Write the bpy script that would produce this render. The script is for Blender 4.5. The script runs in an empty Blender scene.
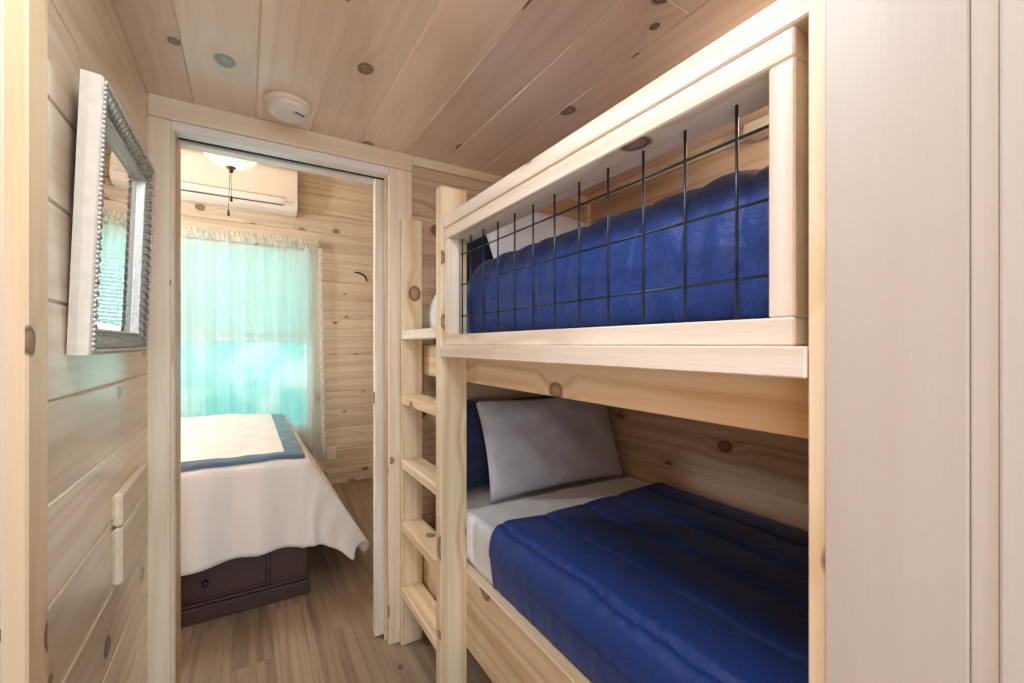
import bpy, bmesh, math, random
from mathutils import Vector, Matrix
random.seed(7)
PI = math.pi
col = bpy.context.scene.collection

# ------------------------------------------------------------------ node helper
class NT:
    def __init__(s, tree):
        s.t = tree; s.n = tree.nodes; s.l = tree.links
    def new(s, typ, **kw):
        n = s.n.new(typ)
        for k, v in kw.items(): setattr(n, k, v)
        return n
    def link(s, a, b): s.l.new(a, b)
    def val(s, sock, v):
        if isinstance(v, bpy.types.NodeSocket): s.l.new(v, sock)
        elif v is not None: sock.default_value = v
    def math(s, op, a, b=None, c=None, clamp=False):
        n = s.n.new('ShaderNodeMath'); n.operation = op; n.use_clamp = clamp
        s.val(n.inputs[0], a); s.val(n.inputs[1], b)
        if c is not None: s.val(n.inputs[2], c)
        return n.outputs[0]
    def sstep(s, v, a, b, o0=0.0, o1=1.0):
        n = s.n.new('ShaderNodeMapRange'); n.interpolation_type = 'SMOOTHSTEP'
        s.val(n.inputs[0], v)
        for i, q in enumerate((a, b, o0, o1)): n.inputs[i+1].default_value = q
        return n.outputs[0]
    def comb(s, x, y, z=0.0):
        n = s.n.new('ShaderNodeCombineXYZ')
        s.val(n.inputs[0], x); s.val(n.inputs[1], y); s.val(n.inputs[2], z)
        return n.outputs[0]
    def noise(s, vec, scale=1.0, detail=3.0, rough=.55, dist=0.0):
        n = s.n.new('ShaderNodeTexNoise')
        s.l.new(vec, n.inputs['Vector']); n.inputs['Scale'].default_value = scale
        n.inputs['Detail'].default_value = detail; n.inputs['Roughness'].default_value = rough
        n.inputs['Distortion'].default_value = dist
        return n.outputs['Fac']
    def mix(s, f, a, b, mode='MIX'):
        n = s.n.new('ShaderNodeMix'); n.data_type = 'RGBA'; n.blend_type = mode
        s.val(n.inputs[0], f); s.val(n.inputs[6], a); s.val(n.inputs[7], b)
        return n.outputs[2]

def rgb(r, g, b):   # sRGB 0..255 -> linear rgba
    f = lambda c: (c/255/12.92) if c/255 <= .04045 else ((c/255+.055)/1.055)**2.4
    return (f(r), f(g), f(b), 1)

def new_mat(name):
    m = bpy.data.materials.new(name); m.use_nodes = True
    t = NT(m.node_tree); b = t.n['Principled BSDF']
    return m, t, b

def wood_mat(name, light, dark, knot, rough=.42, coat=0.0, coat_rough=.2, knot_cut=.5, ring=.55, grain=.5, vary=.16, bump=.12, kscale=(3.0, 3.8), blue=0.0, ks=1.0):
    """planed softwood: grain runs along U of the map, V across; tone varies board by board"""
    m, t, b = new_mat(name)
    uv = t.new('ShaderNodeUVMap', uv_map='grain').outputs[0]
    sp = t.new('ShaderNodeSeparateXYZ'); t.link(uv, sp.inputs[0])
    U, V = sp.outputs[0], sp.outputs[1]
    att = t.new('ShaderNodeAttribute', attribute_name='tone')
    tn = t.new('ShaderNodeSeparateColor'); t.link(att.outputs['Color'], tn.inputs[0])
    # knots
    wob = t.noise(t.comb(t.math('MULTIPLY', U, 14), t.math('MULTIPLY', V, 22)), 1, 2)
    kv = t.comb(t.math('MULTIPLY', U, kscale[0]), t.math('ADD', t.math('MULTIPLY', V, kscale[1]), t.math('MULTIPLY', wob, .06)))
    vo = t.new('ShaderNodeTexVoronoi', voronoi_dimensions='2D'); t.link(kv, vo.inputs['Vector']); vo.inputs['Scale'].default_value = 1
    d = vo.outputs['Distance']
    cs = t.new('ShaderNodeSeparateColor'); t.link(vo.outputs['Color'], cs.inputs[0])
    on = t.math('GREATER_THAN', cs.outputs[0], knot_cut)
    size = t.math('MULTIPLY_ADD', cs.outputs[1], .05*ks, .022*ks)
    rel = t.math('DIVIDE', d, size)
    k_core = t.math('MULTIPLY', t.sstep(rel, 1.08, .85), on)
    k_edge = t.math('MULTIPLY', t.math('MULTIPLY', t.sstep(rel, 1.35, 1.0), t.sstep(rel, .62, .95)), on)
    halo = t.math('MULTIPLY', t.sstep(rel, 4.5, .8), on)
    # grain
    Vw = t.math('ADD', V, t.math('MULTIPLY', halo, .03))
    n1 = t.noise(t.comb(t.math('MULTIPLY', U, .3), t.math('MULTIPLY', Vw, 6), t.math('MULTIPLY', tn.outputs[1], 20)), 1, 1.0, .3)
    rings = t.math('MULTIPLY_ADD', t.math('SINE', t.math('MULTIPLY', n1, 55)), .5, .5)
    rings = t.math('POWER', rings, 1.6)
    n2 = t.noise(t.comb(t.math('MULTIPLY', U, 2.2), t.math('MULTIPLY', Vw, 55), tn.outputs[1]), 1, 3, .6)
    n3 = t.noise(t.comb(t.math('MULTIPLY', U, 9), t.math('MULTIPLY', V, 320), tn.outputs[1]), 1, 2, .6)
    n4 = t.noise(t.comb(t.math('MULTIPLY', U, .9), t.math('MULTIPLY', V, 3), tn.outputs[2]), 1, 2)
    g = t.math('ADD', t.math('MULTIPLY', rings, ring*.55), t.math('MULTIPLY', t.sstep(n2, .38, .72), grain*.55))
    g = t.math('ADD', g, t.math('MULTIPLY', t.sstep(n3, .4, .75), grain*.22))
    g = t.math('ADD', g, t.math('MULTIPLY', t.sstep(n4, .4, .75), .22))
    g = t.math('ADD', g, t.math('MULTIPLY', halo, .22), clamp=True)
    c = t.mix(g, light, dark)
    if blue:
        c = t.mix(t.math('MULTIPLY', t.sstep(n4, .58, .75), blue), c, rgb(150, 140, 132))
    bright = t.math('MULTIPLY_ADD', tn.outputs[0], vary, 1 - vary*.55)
    c = t.mix(1.0, c, t.comb(bright, bright, bright), 'MULTIPLY')
    kc = t.mix(t.sstep(wob, .35, .65), knot, t.mix(.2, knot, light))
    c = t.mix(t.math('MULTIPLY', k_core, .82), c, kc)
    c = t.mix(t.math('MULTIPLY', k_edge, .75), c, t.mix(.6, knot, (0.01, .006, .004, 1)))
    t.link(c, b.inputs['Base Color'])
    t.val(b.inputs['Roughness'], t.math('MULTIPLY_ADD', n2, .12, rough-.06))
    b.inputs['Coat Weight'].default_value = coat; b.inputs['Coat Roughness'].default_value = coat_rough
    bp = t.new('ShaderNodeBump'); bp.inputs['Strength'].default_value = bump; bp.inputs['Distance'].default_value = .002
    t.link(t.math('ADD', n3, t.math('MULTIPLY', k_core, .6)), bp.inputs['Height']); t.link(bp.outputs[0], b.inputs['Normal'])
    return m

def cloth_mat(name, c, c2=None, rough=.85, weave=900, bump=.15, sheen=.2, wr=.0):
    m, t, b = new_mat(name)
    o = t.new('ShaderNodeTexCoord').outputs['Object']
    n = t.noise(o, 9, 4); w = t.noise(o, weave, 1)
    f = t.math('ADD', t.math('MULTIPLY', n, .7), t.math('MULTIPLY', w, .3))
    t.link(t.mix(f, c, c2 or c), b.inputs['Base Color'])
    b.inputs['Roughness'].default_value = rough
    b.inputs['Sheen Weight'].default_value = sheen
    bp = t.new('ShaderNodeBump'); bp.inputs['Strength'].default_value = bump; bp.inputs['Distance'].default_value = .012
    h = t.math('ADD', t.math('MULTIPLY', t.noise(o, 22, 3, .55, 1.2), 1 + wr), t.math('MULTIPLY', w, .12))
    t.link(h, bp.inputs['Height']); t.link(bp.outputs[0], b.inputs['Normal'])
    return m

def plain_mat(name, c, rough=.5, metal=0.0, var=.08, scale=30, bump=0.0, emit=None, coat=0.0):
    m, t, b = new_mat(name)
    o = t.new('ShaderNodeTexCoord').outputs['Object']
    n = t.noise(o, scale, 3)
    dk = tuple(v*(1-var*2) for v in c[:3]) + (1,)
    t.link(t.mix(n, c, dk), b.inputs['Base Color'])
    b.inputs['Roughness'].default_value = rough; b.inputs['Metallic'].default_value = metal
    b.inputs['Coat Weight'].default_value = coat
    if bump:
        bp = t.new('ShaderNodeBump'); bp.inputs['Strength'].default_value = bump; bp.inputs['Distance'].default_value = .003
        t.link(n, bp.inputs['Height']); t.link(bp.outputs[0], b.inputs['Normal'])
    if emit:
        b.inputs['Emission Color'].default_value = emit[0]; b.inputs['Emission Strength'].default_value = emit[1]
    return m

KN = rgb(112, 66, 34)
M = {}
M['pine']      = wood_mat('pine_wall', rgb(238, 222, 198), rgb(206, 178, 142), KN, rough=.34, coat=.4, coat_rough=.18, knot_cut=.4, ks=1.2, ring=.8)
M['pine_room'] = wood_mat('pine_bedroom', rgb(228, 212, 190), rgb(192, 170, 144), KN, rough=.5, knot_cut=.3, ks=1.25, ring=.8)
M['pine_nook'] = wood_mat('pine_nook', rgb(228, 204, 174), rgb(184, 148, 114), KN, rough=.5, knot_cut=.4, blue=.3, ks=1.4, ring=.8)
M['pine_ceil'] = wood_mat('pine_ceiling', rgb(244, 222, 202), rgb(214, 183, 157), KN, rough=.3, coat=.8, coat_rough=.12, ks=1.3, knot_cut=.45, ring=.35, grain=.35, vary=.14)
M['pine_rail'] = wood_mat('pine_pale_lumber', rgb(244, 236, 222), rgb(212, 190, 158), KN, rough=.5, knot_cut=.35, ring=.75, vary=.06, ks=1.35)
M['pine_bunk'] = wood_mat('pine_yellow_lumber', rgb(246, 230, 198), rgb(212, 176, 122), rgb(140, 86, 44), rough=.46, knot_cut=.2, ring=.9, vary=.06, ks=1.6)
M['pine_trim'] = wood_mat('pine_casing', rgb(238, 222, 196), rgb(214, 188, 154), KN, rough=.42, knot_cut=.66, ring=.45)
M['pine_pale'] = wood_mat('pine_whitewashed', rgb(206, 201, 190), rgb(194, 182, 168), rgb(140, 116, 96), rough=.45, knot_cut=.93, ring=.22, grain=.25, vary=.05)
M['pine_post'] = wood_mat('pine_amber_casing', rgb(230, 204, 166), rgb(206, 172, 128), KN, rough=.42, knot_cut=.4, ring=.6)
M['pine_orange'] = wood_mat('pine_amber', rgb(218, 152, 94), rgb(190, 120, 66), KN, rough=.4, knot_cut=.6)
M['floor']     = wood_mat('vinyl_oak_plank', rgb(164, 142, 118), rgb(116, 95, 76), rgb(84, 66, 52), rough=.38, knot_cut=.9, ring=.75, grain=.7, vary=.3, bump=.1)
M['navy']      = cloth_mat('navy_comforter', rgb(9, 46, 116), rgb(19, 68, 150), rough=.55, sheen=.06, bump=.28, wr=.8)
M['navy_dark'] = cloth_mat('navy_pillowcase', rgb(18, 28, 62), rgb(28, 40, 80), rough=.75)
M['grey']      = cloth_mat('grey_pillowcase', rgb(196, 200, 210), rgb(206, 209, 217), rough=.85, bump=.25, wr=.6)
M['sheet']     = cloth_mat('pale_grey_sheet', rgb(196, 194, 194), rgb(206, 205, 205), bump=.18)
M['topsheet']  = cloth_mat('pale_blue_white_sheet', rgb(236, 242, 247), rgb(242, 247, 250), bump=.18)
M['duvet']     = cloth_mat('white_duvet', rgb(240, 234, 228), rgb(246, 242, 238), bump=.22, wr=.6)
M['band']      = cloth_mat('slate_blue_band', rgb(44, 68, 98), rgb(62, 92, 124), rough=.5, bump=.3)
M['tan_cloth'] = cloth_mat('tan_lace', rgb(206, 188, 170), rgb(184, 164, 146))
M['espresso']  = wood_mat('espresso_veneer', rgb(74, 50, 46), rgb(54, 36, 34), rgb(40, 26, 24), rough=.35, knot_cut=2, ring=.2, grain=.3, bump=.04)
M['black']     = plain_mat('black_metal', rgb(52, 64, 68), .32, .7)
M['bronze']    = plain_mat('bronze', rgb(92, 80, 66), .35, .8)
M['white']     = plain_mat('white_plastic', rgb(236, 232, 226), .35, 0, .02)
M['cream']     = plain_mat('cream_plastic', rgb(238, 222, 204), .4, 0, .02)
M['acwhite']   = plain_mat('white_appliance_shell', rgb(240, 228, 216), .4, 0, .02)
M['dark']      = plain_mat('dark_slot', rgb(30, 22, 20), .6)
M['silver']    = plain_mat('antique_silver', rgb(226, 224, 214), .36, .5, .2, 160, .4)
M['silver_leaf'] = plain_mat('antique_silver_ornament', rgb(196, 196, 184), .38, .5, .3, 240, .5)
M['gilt']      = plain_mat('champagne_side', rgb(226, 212, 192), .35, .3, .12, 60)
M['blind']     = plain_mat('blind_white', rgb(236, 242, 240), .5, 0, .02)
M['vinyl']     = plain_mat('window_vinyl', rgb(236, 240, 238), .4, 0, .02)
M['pale_grey'] = plain_mat('pale_grey_plastic', rgb(190, 178, 168), .5)
M['red']       = plain_mat('dark_red_slot', rgb(70, 20, 22), .4)

def glass_mat():
    m, t, b = new_mat('window_glass'); t.n.remove(b)
    out = t.n['Material Output']
    tr = t.new('ShaderNodeBsdfTransparent'); tr.inputs[0].default_value = (.93, .98, .97, 1)
    gl = t.new('ShaderNodeBsdfGlossy'); gl.inputs['Roughness'].default_value = .02
    fr = t.new('ShaderNodeFresnel'); fr.inputs[0].default_value = 1.45
    mx = t.new('ShaderNodeMixShader'); t.link(fr.outputs[0], mx.inputs[0]); t.link(tr.outputs[0], mx.inputs[1]); t.link(gl.outputs[0], mx.inputs[2])
    t.link(mx.outputs[0], out.inputs[0]); return m
M['glass'] = glass_mat()

def sheer_mat(name, c, clear=.42, lace=False):
    m, t, b = new_mat(name); t.n.remove(b)
    out = t.n['Material Output']
    o = t.new('ShaderNodeTexCoord').outputs['Object']
    tr = t.new('ShaderNodeBsdfTransparent')
    tl = t.new('ShaderNodeBsdfTranslucent'); tl.inputs[0].default_value = c
    df = t.new('ShaderNodeBsdfDiffuse'); df.inputs[0].default_value = c
    m1 = t.new('ShaderNodeMixShader'); m1.inputs[0].default_value = .38
    t.link(tl.outputs[0], m1.inputs[1]); t.link(df.outputs[0], m1.inputs[2])
    m2 = t.new('ShaderNodeMixShader')
    # facing: a fold seen edge-on lets less through
    lw = t.new('ShaderNodeLayerWeight'); lw.inputs[0].default_value = .35
    f = t.math('MULTIPLY_ADD', lw.outputs['Facing'], .22, 1-clear, clamp=True)
    if lace:
        vo = t.new('ShaderNodeTexVoronoi'); t.link(o, vo.inputs['Vector']); vo.inputs['Scale'].default_value = 90
        f = t.math('MAXIMUM', f, t.sstep(vo.outputs['Distance'], .35, .55))
    t.link(f, m2.inputs[0]); t.link(tr.outputs[0], m2.inputs[1]); t.link(m1.outputs[0], m2.inputs[2])
    t.link(m2.outputs[0], out.inputs[0]); return m
M['sheer'] = sheer_mat('sheer_curtain', (.78, .95, .93, 1), .62)
M['lace']  = sheer_mat('lace_trim', (.92, .95, .93, 1), .3, True)
M['hem']   = sheer_mat('curtain_heading', (.93, .9, .8, 1), .12)

def mirror_mat():
    m, t, b = new_mat('mirror_glass')
    o = t.new('ShaderNodeTexCoord').outputs['Object']
    t.link(t.mix(t.noise(o, 5), (.93, .95, .95, 1), (.9, .93, .93, 1)), b.inputs['Base Color'])
    b.inputs['Metallic'].default_value = 1; b.inputs['Roughness'].default_value = .015
    return m
M['mirror'] = mirror_mat()

def bowl_mat():
    m, t, b = new_mat('alabaster_glass_lit')
    o = t.new('ShaderNodeTexCoord').outputs['Object']
    n = t.noise(o, 14, 4, .6, 1.5)
    c = t.mix(n, (1, .93, .74, 1), (1, .82, .5, 1))
    t.link(c, b.inputs['Base Color']); b.inputs['Roughness'].default_value = .3
    t.link(c, b.inputs['Emission Color']); b.inputs['Emission Strength'].default_value = .40
    return m
M['bowl'] = bowl_mat()

# ------------------------------------------------------------------ mesh builder
class MB:
    def __init__(s):
        s.v = []; s.f = []; s.uv = []; s.tone = []; s.smooth = []
    def _add(s, verts, faces, uvs, tone, smooth=False):
        o = len(s.v); s.v += verts
        for f, u in zip(faces, uvs):
            s.f.append([i+o for i in f]); s.uv.append(u); s.tone.append(tone); s.smooth.append(smooth)
    def box(s, x0, x1, y0, y1, z0, z1, grain='z', bev=.002, tone=None, mat=None, off=None):
        """one board; bev = eased edge; mat = optional matrix applied afterwards"""
        bm = bmesh.new(); bmesh.ops.create_cube(bm, size=1)
        sx, sy, sz = x1-x0, y1-y0, z1-z0
        for v in bm.verts:
            v.co = Vector(((v.co.x+.5)*sx+x0, (v.co.y+.5)*sy+y0, (v.co.z+.5)*sz+z0))
        bev = min(bev, sx*.45, sy*.45, sz*.45)
        if bev > 0: bmesh.ops.bevel(bm, geom=bm.edges[:], offset=bev, segments=1, affect='EDGES')
        bm.normal_update()
        gi = 'xyz'.index(grain); oth = [i for i in range(3) if i != gi]
        ou, ov = off or (random.uniform(0, 40), random.uniform(0, 40))
        verts = [v.co.copy() for v in bm.verts]; bm.verts.index_update()
        fs, us = [], []
        for f in bm.faces:
            n = [abs(c) for c in f.normal]; k = n.index(max(n))
            if k == gi: a, b = oth; su = .3
            else: a = gi; b = [i for i in oth if i != k][0]; su = 1
            fs.append([v.index for v in f.verts])
            us.append([(v.co[a]*su+ou, v.co[b]+ov+k*.37) for v in f.verts])
        bm.free()
        if mat is not None: verts = [mat @ v for v in verts]
        s._add([tuple(v) for v in verts], fs, us, tone or (random.random(), random.random(), random.random(), 1))
        return s
    def tube(s, pts, r, n=8, cap=True):
        pts = [Vector(p) for p in pts]; ring = []
        rr = r if isinstance(r, (list, tuple)) else [r]*len(pts)
        vs = []
        for i, p in enumerate(pts):
            t = (pts[min(i+1, len(pts)-1)] - pts[max(i-1, 0)]).normalized()
            a = t.orthogonal().normalized() if i == 0 else (pa - t*pa.dot(t)).normalized()
            pa = a; b = t.cross(a)
            for k in range(n):
                an = 2*PI*k/n; vs.append(tuple(p + (a*math.cos(an)+b*math.sin(an))*rr[i]))
        fs = [[i*n+k, i*n+(k+1) % n, (i+1)*n+(k+1) % n, (i+1)*n+k] for i in range(len(pts)-1) for k in range(n)]
        if cap: fs += [list(range(n))[::-1], [(len(pts)-1)*n+k for k in range(n)]]
        s._add(vs, fs, [[(0, 0)]*len(f) for f in fs], (.5, .5, .5, 1), True); return s
    def lathe(s, prof, cx, cy, n=40, smooth=True):
        """prof = [(r, z)]"""
        vs = [(cx+r*math.cos(2*PI*k/n), cy+r*math.sin(2*PI*k/n), z) for r, z in prof for k in range(n)]
        fs = [[i*n+k, i*n+(k+1) % n, (i+1)*n+(k+1) % n, (i+1)*n+k] for i in range(len(prof)-1) for k in range(n)]
        s._add(vs, fs, [[(0, 0)]*4 for f in fs], (.5, .5, .5, 1), smooth); return s
    def ball(s, c, r, sc=(1, 1, 1), n=8, m=6):
        vs = [(c[0]+r*sc[0]*math.sin(PI*i/m)*math.cos(2*PI*k/n), c[1]+r*sc[1]*math.sin(PI*i/m)*math.sin(2*PI*k/n), c[2]+r*sc[2]*math.cos(PI*i/m)) for i in range(m+1) for k in range(n)]
        fs = [[i*n+k, i*n+(k+1) % n, (i+1)*n+(k+1) % n, (i+1)*n+k] for i in range(m) for k in range(n)]
        s._add(vs, fs, [[(0, 0)]*4 for f in fs], (.5, .5, .5, 1), True); return s
    def grid(s, rows, wrap=False, smooth=True):
        """rows = list of lists of points"""
        nr, nc = len(rows), len(rows[0])
        vs = [tuple(p) for r in rows for p in r]
        fs = []
        for i in range(nr-1):
            for j in range(nc if wrap else nc-1):
                fs.append([i*nc+j, i*nc+(j+1) % nc, (i+1)*nc+(j+1) % nc, (i+1)*nc+j])
        s._add(vs, fs, [[(0, 0)]*4 for f in fs], (.5, .5, .5, 1), smooth); return s
    def prism(s, prof, a, b, axis='x', smooth=False):
        """closed profile in the plane across axis, extruded from a to b"""
        def P(t, p):
            return {'x': (t, p[0], p[1]), 'y': (p[0], t, p[1]), 'z': (p[0], p[1], t)}[axis]
        n = len(prof); vs = [P(a, p) for p in prof] + [P(b, p) for p in prof]
        fs = [[k, (k+1) % n, n+(k+1) % n, n+k] for k in range(n)] + [list(range(n))[::-1], list(range(n, 2*n))]
        s._add(vs, fs, [[(vs[i][0], vs[i][2]) for i in f] for f in fs], (.5, .5, .5, 1), smooth); return s
    def build(s, name, mat, parent=None, origin=None, merge=False):
        me = bpy.data.meshes.new(name)
        o = Vector(origin) if origin is not None else Vector((0, 0, 0))
        me.from_pydata([tuple(Vector(v)-o) for v in s.v], [], s.f)
        me.uv_layers.new(name='grain'); me.color_attributes.new('tone', 'FLOAT_COLOR', 'CORNER')
        ul = me.uv_layers['grain']; ca = me.color_attributes['tone']
        i = 0
        for pi_, (u, t) in enumerate(zip(s.uv, s.tone)):
            me.polygons[pi_].use_smooth = s.smooth[pi_]
            for c in u:
                ul.data[i].uv = c; ca.data[i].color = t; i += 1
        me.validate()
        bm = bmesh.new(); bm.from_mesh(me)
        if merge: bmesh.ops.remove_doubles(bm, verts=bm.verts, dist=1e-5)
        bmesh.ops.recalc_face_normals(bm, faces=bm.faces); bm.to_mesh(me); bm.free()
        me.materials.append(M[mat] if isinstance(mat, str) else mat)
        ob = bpy.data.objects.new(name, me); col.objects.link(ob)
        ob.location = o
        if parent is not None:
            ob.parent = parent; ob.location = o - parent.matrix_world.translation if parent.type != 'EMPTY' else o - Vector(parent.location)
        return ob

def tag(o, label=None, cat=None, group=None, kind=None):
    if label: o['label'] = label
    if cat: o['category'] = cat
    if group: o['group'] = group
    if kind: o['kind'] = kind
    return o
def thing(name, loc, label, cat, group=None):
    o = bpy.data.objects.new(name, None); col.objects.link(o); o.location = loc; o.empty_display_size = .1
    return tag(o, label, cat, group)
def part(mb, name, mat, parent, label=None, merge=False):
    """part placed in world coordinates under a thing (or under another part)"""
    root = parent; off = Vector((0, 0, 0))
    while root is not None: off = off + Vector(root.location); root = root.parent
    ob = mb.build(name, mat, None, None, merge); ob.parent = parent
    ob.data.transform(Matrix.Translation(-off))
    if label: ob['label'] = label
    return ob
def struct(mb, name, mat, label=None, parent=None, **k):
    if parent is None:
        o = mb.build(name, mat, None, None, **k); o['kind'] = 'structure'
        if label: o['label'] = label
    else: o = part(mb, name, mat, parent, label)
    return o

GR = [.994 + .1635*k for k in range(-7, 14)]         # board joints up the hall walls

# ------------------------------------------------------------------ THE SETTING
HC = 2.062   # hall ceiling height
# floor: long vinyl planks running into the bedroom
mb = MB(); w = .15; x = -2.0; i = 0
while x < 1.95:
    y = -1.0 - random.uniform(0, .9)
    while y < 4.2:
        L = 1.2; mb.box(x, x+w, max(y, -1.0), min(y+L, 4.25), -.02, 0, 'y', .0012) if min(y+L, 4.25) - max(y, -1.0) > .02 else None
        y += L
    x += w
mb.box(-2.1, 2.1, -1.05, 4.3, -.06, -.02, 'y', 0)
struct(mb, 'floor', 'floor', 'grey brown wood look plank floor running from hall into bedroom')

# hall ceiling: boards running along the hall
mb = MB(); x = -.15-.18
while x < 1.75:
    y = -1.0
    for L in ([random.uniform(1.0, 1.9), 3.0] if random.random() < .5 else [3.0]):
        y1 = min(y+L, 1.83)
        if y1 - y > .05: mb.box(x, x+.18, y, y1, HC, HC+.02, 'y', .0035)
        y = y1
    x += .18
mb.box(-.6, 1.85, -1.0, 1.95, HC+.02, HC+.08, 'y', 0)
struct(mb, 'ceiling', 'pine_ceil', 'varnished pine plank ceiling over the hall and bunks')

# left hall wall
mb = MB()
for k in range(len(GR)):
    z0 = max(GR[k-1], 0) if k else 0
    z1 = min(GR[k], HC)
    if z1 - z0 > .01: mb.box(-.29, -.27, .93, 1.83, z0, z1, 'y', .0045)
mb.box(-.33, -.29, .3, 1.95, 0, HC, 'z', 0)
struct(mb, 'wall_left', 'pine', 'horizontal pine plank wall on the left of the hall')
# casing post of the near doorway on the left wall
mb = MB(); mb.box(-.30, -.25, .837, .908, 0, HC, 'z', .003)
struct(mb, 'trim_1', 'pine_post', 'pale upright pine casing at the near left edge')
mb = MB(); mb.box(-.30, -.271, .835, .985, 0, HC, 'z', .003)
struct(mb, 'trim_2', 'pine_trim', 'pine backing board beside the near left casing')
mb = MB(); z = 0
mb.box(-.32, -.276, -.9, .828, 0, HC, 'z', .002)
struct(mb, 'wall_near_left', 'pine_orange', 'amber pine panel at the far left edge')

# end wall: boards over the bunk end, plain skins each side of the door pocket
mb = MB()
for k in range(len(GR)):
    z0 = max(GR[k-1], 0) if k else 0
    z1 = min(GR[k], HC)
    if z1 - z0 > .01: mb.box(.56, 1.66, 1.815, 1.84, z0, z1, 'x', .004)
mb.box(-.33, -.2, 1.815, 1.845, 0, HC, 'z', 0); mb.box(-.33, -.2, 1.915, 1.95, 0, 2.9, 'z', 0); mb.box(-.3, -.2, 1.845, 1.915, 0, HC, 'z', 0)
mb.box(.50, 1.66, 1.84, 1.85, 0, HC, 'z', 0)
mb.box(.50, 2.0, 1.92, 1.95, 0, 2.95, 'z', 0); mb.box(-2.1, -.25, 1.92, 1.95, 0, 2.95, 'z', 0)
mb.box(-.3, .56, 1.815, 1.852, 1.966, HC, 'x', 0); mb.box(-.3, .56, 1.90, 1.95, 1.966, 2.95, 'x', 0)
mb.box(1.3, 1.72, 1.84, 1.95, 0, 2.95, 'z', 0)
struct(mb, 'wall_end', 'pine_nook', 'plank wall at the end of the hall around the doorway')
# door casing
mb = MB(); mb.box(-.272, -.2105, 1.795, 1.816, 0, 1.99, 'z', .003)
struct(mb, 'trim_3', 'pine_trim', 'left upright casing of the bedroom doorway')
mb = MB(); mb.box(.506, .604, 1.795, 1.816, 0, 1.99, 'z', .003)
struct(mb, 'trim_4', 'pine_trim', 'right upright casing of the bedroom doorway')
mb = MB(); mb.box(-.27, .606, 1.793, 1.816, 1.991, HC, 'x', .003)
struct(mb, 'trim_5', 'pine_trim', 'header board above the bedroom doorway')
mb = MB(); mb.box(.607, 1.6, 1.797, 1.815, 2.022, HC, 'x', .003)
struct(mb, 'trim_6', 'pine_trim', 'narrow crown board above the bunk end wall')
# jambs
mb = MB(); mb.box(-.2105, -.2035, 1.80, 1.95, 0, 1.96, 'z', .002)
struct(mb, 'trim_7', 'pine_rail', 'left jamb of the bedroom doorway')
mb = MB(); mb.box(-.2105, .506, 1.80, 1.856, 1.96, 1.9905, 'x', .002); mb.box(-.2105, .506, 1.896, 1.95, 1.958, 1.972, 'x', .002)
struct(mb, 'trim_8', 'white', 'pale head jamb of the bedroom doorway split by the door track slot')  # white colour stands in for window light reflecting off the wood
mb = MB(); mb.box(-.2, .75, 1.857, 1.895, 1.968, 1.985, 'x', 0)
struct(mb, 'trim_9', 'dark', 'dark sliding door track in the doorway head')
# pocket door slid into the wall
mb = MB(); mb.box(.466, 1.22, 1.862, 1.897, .012, 1.956, 'z', .003)
door = struct(mb, 'door_1', 'pine_rail', 'edge of the pocket door slid into the right side of the doorway')
mb = MB(); mb.box(.4645, .467, 1.868, 1.891, 1.00, 1.05, 'z', .002)
struct(mb, 'latch', 'bronze', 'small dark latch', door)

# nook back wall, near end wall and partition
mb = MB()
for k in range(len(GR)):
    z0 = max(GR[k-1]+.05, 0) if k else 0
    z1 = min(GR[k]+.05, HC)
    if z1 - z0 > .01: mb.box(1.60, 1.622, -.05, 1.84, z0, z1, 'y', .004)
mb.box(1.622, 1.7, -.1, 1.95, 0, HC, 'z', 0)
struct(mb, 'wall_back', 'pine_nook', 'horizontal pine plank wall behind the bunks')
mb = MB(); mb.box(1.582, 1.6, .2, 1.815, 2.012, HC, 'y', .003)
struct(mb, 'trim_10', 'pine_trim', 'crown board above the wall behind the bunks')
mb = MB(); mb.box(1.578, 1.6, 1.775, 1.8149, .2, 2.012, 'z', .003)
struct(mb, 'trim_11', 'pine_trim', 'upright corner board behind the upper bunk pillows')
mb = MB(); mb.box(1.5, 1.58, .2, .875, 1.99, 2.03, 'y', .003)
struct(mb, 'trim_12', 'pine_pale', 'short ledger board under the ceiling behind the upper bunk')
mb = MB()
for k in range(len(GR)):
    z0 = max(GR[k-1], 0) if k else 0
    z1 = min(GR[k], HC)
    if z1 - z0 > .01: mb.box(.59, 1.6, .10, .18, z0, z1, 'x', .004)
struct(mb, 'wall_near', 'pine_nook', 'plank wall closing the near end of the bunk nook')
mb = MB(); mb.box(.552, .59, .10, .2455, 0, HC, 'z', .002)
struct(mb, 'trim_13', 'pine_bunk', 'narrow upright corner trim at the near end of the bunks')
mb = MB(); mb.box(.548, .57, .1138, .2272, 0, HC, 'z', .002)
struct(mb, 'wall_right', 'pine_pale', 'wide pale whitewashed board facing the hall on the right')
mb = MB(); mb.box(.5485, .57, .0955, .1132, 0, HC, 'z', .0012)
struct(mb, 'trim_14', 'pine_pale', 'narrow pale strip beside the wide whitewashed board')
mb = MB(); mb.box(.545, .57, -.9, .0953, 0, HC, 'z', .002); mb.box(.57, .62, -.9, .1, 0, HC, 'z', 0)
struct(mb, 'wall_near_right', 'pine_pale', 'pale board wall at the right edge')

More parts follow.
